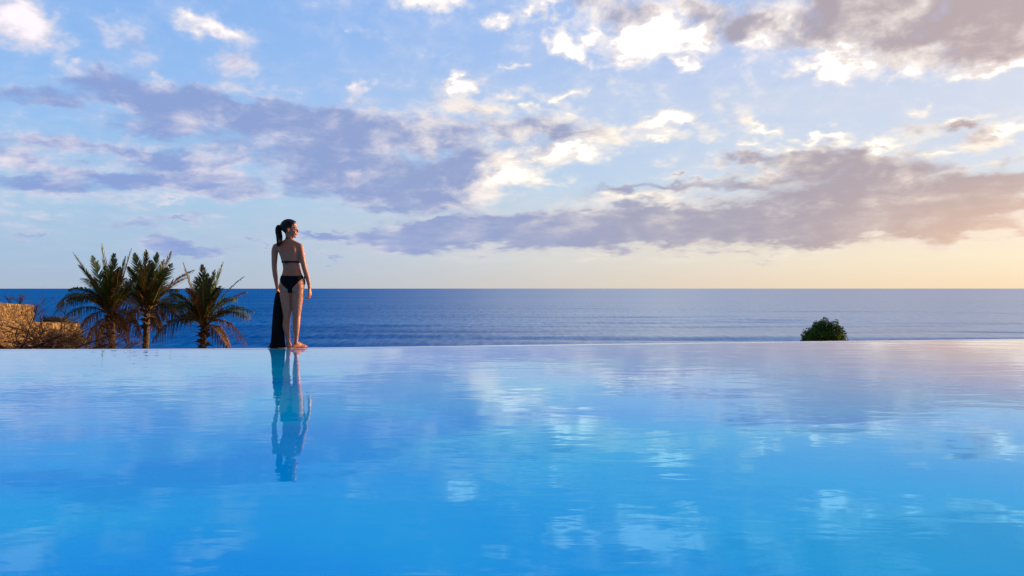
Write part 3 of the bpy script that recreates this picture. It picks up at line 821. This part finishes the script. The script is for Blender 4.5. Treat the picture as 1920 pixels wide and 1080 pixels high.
def ell(c, r, rot=None):
    m = Matrix.Translation(c) @ (rot.to_4x4() if rot else Matrix.Identity(4)) @ Matrix.Diagonal((r[0], r[1], r[2], 1))
    bmesh.ops.create_uvsphere(bm, u_segments=18, v_segments=12, radius=1, matrix=m)

def chain(pts, rads, n=14):
    """tapered limb with round ends"""
    V, F = [], []
    P_, R_ = [], []
    N = len(pts); sub = 4
    def cr(a, b, c, d, t):
        return .5 * ((2 * b) + (c - a) * t + (2 * a - 5 * b + 4 * c - d) * t * t + (3 * b - a - 3 * c + d) * t ** 3)
    for i in range(N - 1):
        a, b, c, d = pts[max(i - 1, 0)], pts[i], pts[i + 1], pts[min(i + 2, N - 1)]
        ra, rb, rc, rdd = rads[max(i - 1, 0)], rads[i], rads[i + 1], rads[min(i + 2, N - 1)]
        for k in range(sub):
            t = k / sub; P_.append(cr(a, b, c, d, t)); R_.append(cr(ra, rb, rc, rdd, t))
    P_.append(pts[-1]); R_.append(rads[-1])
    d0 = (P_[0] - P_[1]).normalized(); d1 = (P_[-1] - P_[-2]).normalized()
    pre, prer, post, postr = [], [], [], []
    for t in (1.35, .9, .45):
        pre.append(P_[0] + d0 * R_[0] * math.sin(t)); prer.append(R_[0] * math.cos(t))
    for t in (.45, .9, 1.35):
        post.append(P_[-1] + d1 * R_[-1] * math.sin(t)); postr.append(R_[-1] * math.cos(t))
    tube(V, F, pre + P_ + post, prer + R_ + postr, n)
    vv_ = [bm.verts.new(v) for v in V]
    for f in F:
        bm.faces.new([vv_[i] for i in f])

def row(L, Rr, Y, hd, dc=0.0): return (Q((L + Rr) / 2, Y, dc), (Rr - L) / 2 * S, hd)
# torso, bottom to top (depth: + is her front, - her back)
ring_loft([row(338, 482, 600, .070, .01), row(326, 497, 575, .092, .0), row(320, 500, 548, .102, -.004), row(322, 498, 520, .100, -.004), row(329, 490, 492, .092, -.002),
           row(337, 482, 468, .084, .004), row(343, 474, 445, .079, .008), row(344, 468, 420, .079, .010), row(340, 463, 395, .083, .010), row(333, 462, 370, .089, .008),
           row(325, 463, 340, .094, .004), row(314, 465, 312, .094, .0), row(302, 470, 288, .086, -.004), row(292, 476, 268, .070, -.004), row(304, 464, 252, .056, -.004),
           row(334, 436, 240, .047, -.002), row(354, 420, 230, .044, .0)], 28, 2.25)
chain([Q(388, 240, .0), Q(388, 215, .004), Q(386, 190, .008), Q(386, 170, .010)], [.052, .0445, .044, .046], 18)
# trapezius, shoulder blades, bust, buttocks
chain([Q(388, 222, -.01), Q(345, 243, -.012), Q(300, 262, -.006)], [.034, .030, .030])
chain([Q(388, 222, -.01), Q(430, 243, -.012), Q(468, 262, -.006)], [.034, .030, .030])
ell(Q(345, 300, -.058), (.045, .034, .065)); ell(Q(425, 300, -.058), (.045, .034, .065))
ell(Q(352, 330, .075), (.056, .052, .054)); ell(Q(425, 330, .075), (.056, .052, .054))
ell(Q(362, 560, -.058), (.073, .062, .078)); ell(Q(455, 560, -.058), (.075, .062, .078))
# legs
def leg(c): 
    chain([Q(x, y, d) for (x, y, d, r) in c], [r for (_, _, _, r) in c], 20)
leg([(366, 575, .0, .076), (366, 610, -.006, .0775), (368, 650, -.004, .0735), (371, 700, .0, .0650), (372, 745, .004, .055), (372, 775, .004, .0475), (371, 805, -.008, .0455),
     (370, 838, -.018, .0455), (373, 870, -.016, .041), (378, 910, -.006, .032), (381, 945, .0, .0255), (382, 972, .0, .0245), (382, 985, .004, .027)])
leg([(452, 575, .0, .078), (450, 610, -.006, .0795), (447, 650, -.004, .0745), (444, 700, .0, .0655), (442, 745, .004, .056), (443, 775, .004, .0485), (443, 805, -.008, .0475),
     (443, 838, -.018, .0470), (442, 870, -.016, .042), (440, 910, -.006, .032), (439, 945, .0, .0255), (438, 972, .0, .0245), (438, 985, .004, .027)])
# feet
def foot(X, a, side):
    hx_ = Q(X, 1005, 0.0); f = Vector((math.sin(a), math.cos(a), 0)); s = Vector((f.y, -f.x, 0)); z = Vector((0, 0, 1))
    g0 = Vector((hx_.x, 0, 0))
    chain([g0 - f * .042 + z * .024, g0 + z * .034 + f * .01, g0 + f * .06 + z * .030, g0 + f * .125 + z * .020, g0 + f * .155 + z * .015], [.024, .031, .029, .020, .014])
    chain([g0 + z * .06, g0 + f * .05 + z * .045, g0 + f * .10 + z * .026], [.030, .028, .020])
    chain([g0 + s * .0 - f * .03 + z * .018, g0 + f * .11 + s * side * -.022 + z * .017, g0 + f * .135 + s * side * -.024 + z * .015], [.018, .019, .015])
    chain([g0 - f * .03 + z * .018, g0 + f * .10 + s * side * .024 + z * .015, g0 + f * .12 + s * side * .028 + z * .013], [.018, .016, .013])
    for k in range(5):       # big toe on the inner side
        o_ = -.026 + .0135 * k; r = (.0115, .009, .0085, .008, .0075)[k]; l = (.185, .183, .176, .166, .155)[k]
        chain([g0 + f * (l - .05) + s * side * o_ + z * .013, g0 + f * l + s * side * o_ + z * (r + .001)], [r * 1.05, r], 8)
foot(383, R(-6), -1); foot(437, R(40), 1)
# arms
chain([Q(294, 272, -.004), Q(286, 300, -.006), Q(284, 345, -.008), Q(282, 395, -.006), Q(283, 430, -.002), Q(285, 470, .012), Q(289, 520, .030), Q(293, 555, .040), Q(294, 572, .044)],
      [.044, .043, .039, .0345, .0325, .0320, .0260, .0215, .0205], 16)
chain([Q(466, 272, -.004), Q(473, 300, -.006), Q(482, 345, -.012), Q(494, 395, -.012), Q(502, 430, -.006), Q(514, 475, .008), Q(524, 520, .022), Q(529, 550, .030), Q(530, 568, .034)],
      [.044, .043, .039, .0345, .0325, .0320, .0260, .0215, .0205], 16)
# left hand: a fist closed on the cloth; palm faces the thigh
def hand(wrist, down, out, fwd, curl, side, spread=.0):
    """down: along the hand, out: away from the palm (back of hand), fwd: towards the thumb side"""
    down, out, fwd = down.normalized(), out.normalized(), fwd.normalized()
    for k in range(4):
        o_ = (.5 - k / 3) * 1.0
        chain([wrist + down * .012 + fwd * .012 * o_, wrist + down * .045 + fwd * .030 * o_, wrist + down * .082 + fwd * .036 * o_], [.017, .0150, .0118], 10)
    for k in range(4):
        o_ = (.5 - k / 3)
        b = wrist + down * (.084 - .004 * abs(k - 1)) + fwd * (.037 + spread) * 2 * o_ * .5 * 1.06
        L = (.040, .045, .042, .033)[k]; r = (.0090, .0092, .0088, .0078)[k]
        ang_ = 0.25 + curl * .5; p = b; pts = [b]
        for q, m in enumerate((1.0, .66, .52)):
            d = down * math.cos(ang_) - out * math.sin(ang_)
            p = p + d * L * m; pts.append(p); ang_ += curl * (1.0 if q == 0 else .8) + k * .04
        chain(pts, [r, r * .96, r * .88, r * .76], 8)
    tb = wrist + down * .028 + fwd * .020 - out * .006
    chain([tb, tb + down * .030 + fwd * .020 - out * .010, tb + down * .056 + fwd * .020 - out * .024, tb + down * .078 + fwd * .014 - out * .034 * (1 if curl > 1 else .7)], [.0150, .0120, .0102, .0082], 10)
hand(Q(294, 575, .044), Vector((.04, .05, -1)), Vector((-1, .1, 0)), Vector((.1, 1, 0)), 1.25, -1)
hand(Q(530, 571, .034), Vector((.10, .05, -1)), Vector((.9, -.35, 0)), Vector((.35, .9, 0)), .42, 1, .004)
# head: f = where the face points (to the right of the photo, slightly away), s = her right side
fa = R(84)
fv = Vector((math.sin(fa), math.cos(fa), 0)); sv = Vector((fv.y, -fv.x, 0))
H0 = Q(389, 205, .012)
def HP(f, u, s=0.0): return H0 + fv * f + sv * s + Vector((0, 0, u))
hr = Matrix((fv, sv, Vector((0, 0, 1)))).transposed()
def hell(f, u, s, rf, rs, ru): ell(HP(f, u, s), (rf, rs, ru), hr)
hell(-.008, .150, 0, .094, .073, .080)
hell(.030, .092, 0, .060, .060, .088)
hell(.040, .034, 0, .046, .043, .030)
hell(.070, .018, 0, .020, .021, .017)
hell(.062, .070, .030, .030, .024, .030); hell(.062, .070, -.030, .030, .024, .030)
hell(.070, .128, 0, .022, .050, .016)
hell(.050, .165, 0, .040, .058, .045)
hell(.084, .052, 0, .016, .024, .008); hell(.083, .041, 0, .015, .021, .007)
chain([HP(.088, .122), HP(.099, .103), HP(.110, .084)], [.0085, .0095, .0105], 10)
hell(.100, .078, .010, .012, .009, .008); hell(.100, .078, -.010, .012, .009, .008)
for s_ in (1, -1):
    hell(-.008, .096, s_ * .066, .017, .012, .031); hell(-.014, .104, s_ * .073, .014, .006, .022)
me = bpy.data.meshes.new('body'); bm.normal_update(); bm.to_mesh(me); bm.free()
raw = bpy.data.objects.new('body_raw', me); col.objects.link(raw)
rm = raw.modifiers.new('r', 'REMESH'); rm.mode = 'VOXEL'; rm.voxel_size = 0.0045
sm = raw.modifiers.new('s', 'SMOOTH'); sm.factor = .5; sm.iterations = 5
dg = bpy.context.evaluated_depsgraph_get()
bme = bpy.data.meshes.new_from_object(raw.evaluated_get(dg))
bpy.data.objects.remove(raw)
bme.name = 'body'; bme.materials.clear(); bme.materials.append(M['skin'])
bme.polygons.foreach_set('use_smooth', [True] * len(bme.polygons))
body = bpy.data.objects.new('body', bme); col.objects.link(body); body.parent = person

nv = len(bme.vertices)
co = np.zeros(nv * 3); bme.vertices.foreach_get('co', co); co = co.reshape(-1, 3)
no = np.zeros(nv * 3); bme.vertices.foreach_get('normal', no); no = no.reshape(-1, 3)
polys = [tuple(p.vertices) for p in bme.polygons]
def garment(name, inside, off, mat, relax=0):
    """a shell lifted off the body where inside(co) holds; off = thickness in metres (scalar or array)"""
    keep = inside(co)
    fs = [p for p in polys if all(keep[i] for i in p)]
    used = sorted({i for p in fs for i in p}); mp = {i: k for k, i in enumerate(used)}
    o_ = off if np.isscalar(off) else off[used][:, None]
    V = co[used] + no[used] * o_
    F = [tuple(mp[i] for i in p) for p in fs]
    # hem: fold the border back towards the skin
    ed = {}
    for f in F:
        for i in range(len(f)):
            a, b = f[i], f[(i + 1) % len(f)]
            ed[(a, b)] = 1
    V = list(map(tuple, V)); inner = {}
    for (a, b) in list(ed):
        if (b, a) not in ed:
            for q in (a, b):
                if q not in inner:
                    inner[q] = len(V); V.append(tuple(co[used[q]] - no[used[q]] * .002))
            F.append((b, a, inner[a], inner[b]))
    return mesh_obj(name, V, F, mat, person)

Z = lambda Y: (1005 - Y) * S
X_ = lambda X: (X - 400) * S
def brief(c):
    x, y, z = c[:, 0], c[:, 1], c[:, 2]
    cx = X_(406)
    dxm = np.abs(x - cx)
    top = z < Z(479) - .004 * np.cos((x - cx) * 12)
    # back: V from the hip corner down to the crotch; front cut a little higher
    lowb = Z(590) + np.clip(dxm / .150, 0, 1) ** 1.15 * (Z(500) - Z(590)) - .004
    lowf = Z(596) + np.clip(dxm / .130, 0, 1) ** .9 * (Z(497) - Z(596))
    low = np.where(y < 0, lowb, lowf)
    ok = top & (z > low) & (dxm < .175)
    crotch = (z < Z(575)) & (z > Z(606)) & (dxm < .030)
    armfree = ~((x > X_(506)) | (x < X_(310)))
    return (ok | crotch) & armfree
garment('bikini_bottom', brief, .0035, M['black_cloth'])
def topg(c):
    x, y, z = c[:, 0], c[:, 1], c[:, 2]
    band = (np.abs(z - (Z(382) + .002)) < .0098) & (x > X_(318)) & (x < X_(472))
    cup = np.zeros(len(c), bool)
    for cx in (X_(352), X_(425)):
        u = (z - Z(382)) / .13
        cup |= (y > .02) & (u > 0) & (u < 1) & (np.abs(x - cx) < .062 * (1 - u) + .004)
    return band | cup
garment('bikini_top', topg, .0045, M['black_cloth'])
# hair grown from the scalp
rel = co - np.array(H0)
hf = rel @ np.array(fv); hs = rel @ np.array(sv); hu = rel[:, 2]
hl = np.interp(hf, [-.12, -.07, -.04, -.022, -.012, .012, .030, .050, .075, .11], [.035, .040, .055, .090, .126, .130, .118, .150, .192, .225])
def scalp(c): return (hu > hl) & (hu < .3) & (np.abs(hs) < .12) & (np.abs(hf) < .13)
grow = np.clip((hu - hl) / .03, 0, 1) ** .5
nzv = np.array([mnoise.noise(Vector((a * 18, b * 90, c_ * 60))) for a, b, c_ in zip(hf, hs, hu)]) if False else np.sin(hs * 420 + np.sin(hf * 60) * 2) * .0008
garment('hair', scalp, 0.004 + .0105 * grow + nzv, M['hair'])

def part(name, build, mat, parent=person, smooth=True):
    V, F = [], []; build(V, F); return mesh_obj(name, V, F, mat, parent, smooth)
def ponytail(V, F):
    rnd = random.Random(9)
    cp = [Q(338, 118, .016), Q(318, 114, .012), Q(310, 130, .006), Q(312, 160, -.004), Q(322, 195, -.030), Q(330, 232, -.075), Q(327, 252, -.086), Q(324, 270, -.088)]
    rd = [.018, .028, .039, .045, .046, .038, .030, .008]
    for k in range(60):
        a = rnd.uniform(0, 6.28); rr = math.sqrt(rnd.random()) * .86; e = rnd.uniform(.80, 1.0)
        pts = []; rads = []
        for i, (p, r) in enumerate(zip(cp, rd)):
            t = i / (len(cp) - 1)
            tw = a + t * .6
            off = Vector((math.cos(tw), math.sin(tw), 0)) * r * rr + Vector((rnd.gauss(0, .0012), rnd.gauss(0, .0012), 0))
            pp = p + off
            if i == len(cp) - 1: pp = cp[-2] + (p - cp[-2]) * rnd.uniform(.1, 1.2) + off
            pts.append(pp); rads.append((.0065 if i else .004) * (1 - .75 * max(0, t - .8) / .2))
        # smooth the strand
        sp_ = []
        for i in range(len(pts) - 1):
            a_, b_, c_, d_ = pts[max(i - 1, 0)], pts[i], pts[i + 1], pts[min(i + 2, len(pts) - 1)]
            for q in range(3):
                t = q / 3; sp_.append(.5 * ((2 * b_) + (c_ - a_) * t + (2 * a_ - 5 * b_ + 4 * c_ - d_) * t * t + (3 * b_ - a_ - 3 * c_ + d_) * t ** 3))
        sp_.append(pts[-1]); rs = np.interp(np.linspace(0, 1, len(sp_)), np.linspace(0, 1, len(rads)), rads)
        tube(V, F, sp_, list(rs), 6)
part('ponytail', ponytail, M['hair'])
part('hair_tie', lambda V, F: tube(V, F, [Q(332, 116, .014), Q(322, 115, .012)], [.019, .019], 12), M['black_cloth'])
def ties(V, F):
    # halter cord round the neck, knot at the back strap, side ties at the right hip
    import itertools
    c = Q(388, 209, .004); n = 24
    pts = [c + Vector((math.cos(2 * math.pi * i / n) * .0485, math.sin(2 * math.pi * i / n) * .0485, .004 * math.cos(2 * math.pi * i / n))) for i in range(n + 1)]
    tube(V, F, pts, [.0045] * (n + 1), 6)
part('neck_cord', ties, M['black_cloth'])
def knot(V, F):
    b = Q(384, 383, -.098)
    for s in (-1, 1):
        tube(V, F, [b, b + Vector((s * .014, -.006, .008)), b + Vector((s * .026, -.002, -.002)), b + Vector((s * .012, -.004, -.006)), b], [.005, .005, .0045, .005, .005], 6)
        tube(V, F, [b, b + Vector((s * .008, -.006, -.018)), b + Vector((s * .012, -.002, -.036))], [.004, .0038, .0025], 6)
part('back_knot', knot, M['black_cloth'])
def hip_tie(V, F):
    b = Q(497, 492, -.01)
    for s in (-1, 1):
        tube(V, F, [b, b + Vector((.010, s * .020, .004)), b + Vector((.014, s * .034, -.014)), b + Vector((.010, s * .014, -.012)), b], [.004] * 5, 6)
    for k in range(2):
        tube(V, F, [b, b + Vector((.010, -.02 + .03 * k, -.035)), b + Vector((.012, -.022 + .034 * k, -.085)), b + Vector((.009, -.02 + .03 * k, -.125 + .03 * k))], [.005, .005, .0045, .0035], 6)
part('hip_tie', hip_tie, M['black_cloth'])
for s_ in (1, -1):
    def eye(V, F):
        c = HP(.0775, .106, s_ * .029); nn = 10
        for i in range(nn + 1):
            for j in range(nn * 2):
                th = math.pi * i / nn; ph = math.pi * j / nn
                V.append(c + Vector((math.sin(th) * math.cos(ph), math.sin(th) * math.sin(ph), math.cos(th))) * .0118)
        for i in range(nn):
            for j in range(nn * 2):
                k = (j + 1) % (nn * 2); F.append((i * nn * 2 + j, (i + 1) * nn * 2 + j, (i + 1) * nn * 2 + k, i * nn * 2 + k))
    part('eye', eye, M['eye'])
    part('eyebrow', lambda V, F: tube(V, F, [HP(.088, .134, s_ * .016), HP(.085, .138, s_ * .032), HP(.070, .134, s_ * .048)], [.003, .0034, .0018], 6), M['hair'])

# ------------------------------------------------------------------ the dark cloth she holds
def cloth(V, F):
    rows_ = [(592, 288, 305, .014, .040), (606, 286, 312, .020, .036), (622, 284, 322, .026, .030), (650, 281, 332, .034, .026), (690, 277, 338, .040, .022), (740, 273, 339, .045, .018), (800, 271, 342, .050, .014),
             (860, 267, 345, .055, .008), (910, 266, 345, .058, .004), (950, 262, 347, .062, .0), (980, 258, 350, .068, -.004), (996, 252, 354, .080, -.006), (1003, 242, 358, .09, -.008)]
    n = 72
    for i, (Y, L, Rr, hd, dc) in enumerate(rows_):
        t = i / (len(rows_) - 1)
        for j in range(n):
            a = 2 * math.pi * j / n
            fold = 1 + (.08 + .16 * t) * math.sin(9 * a + 1.5 * math.sin(t * 3)) * (.6 + .4 * math.sin(2 * a + 1)) + (.05 + .07 * t) * math.sin(4 * a + 3 * t)
            c = Q((L + Rr) / 2, Y, dc)
            zz = .006 * math.sin(5 * a) * (1 - t) if i else 0
            V.append(c + Vector((math.cos(a) * (Rr - L) / 2 * S * fold, math.sin(a) * hd * fold, zz)))
    F += grid_faces(len(rows_), n, True)
    F.append(tuple(range(n))[::-1])
def make_cloth():
    V, F = [], []; cloth(V, F)
    V = [v + Vector((PX, PY, 0.008)) for v in V]
    o = mesh_obj('beach_wrap', V, F, M['black_cloth'])
    m = o.modifiers.new('sub', 'SUBSURF'); m.levels = 1; m.render_levels = 1
    tag(o, 'long black cloth wrap hanging from the woman\'s left hand down to the pool edge', 'cloth wrap')
make_cloth()
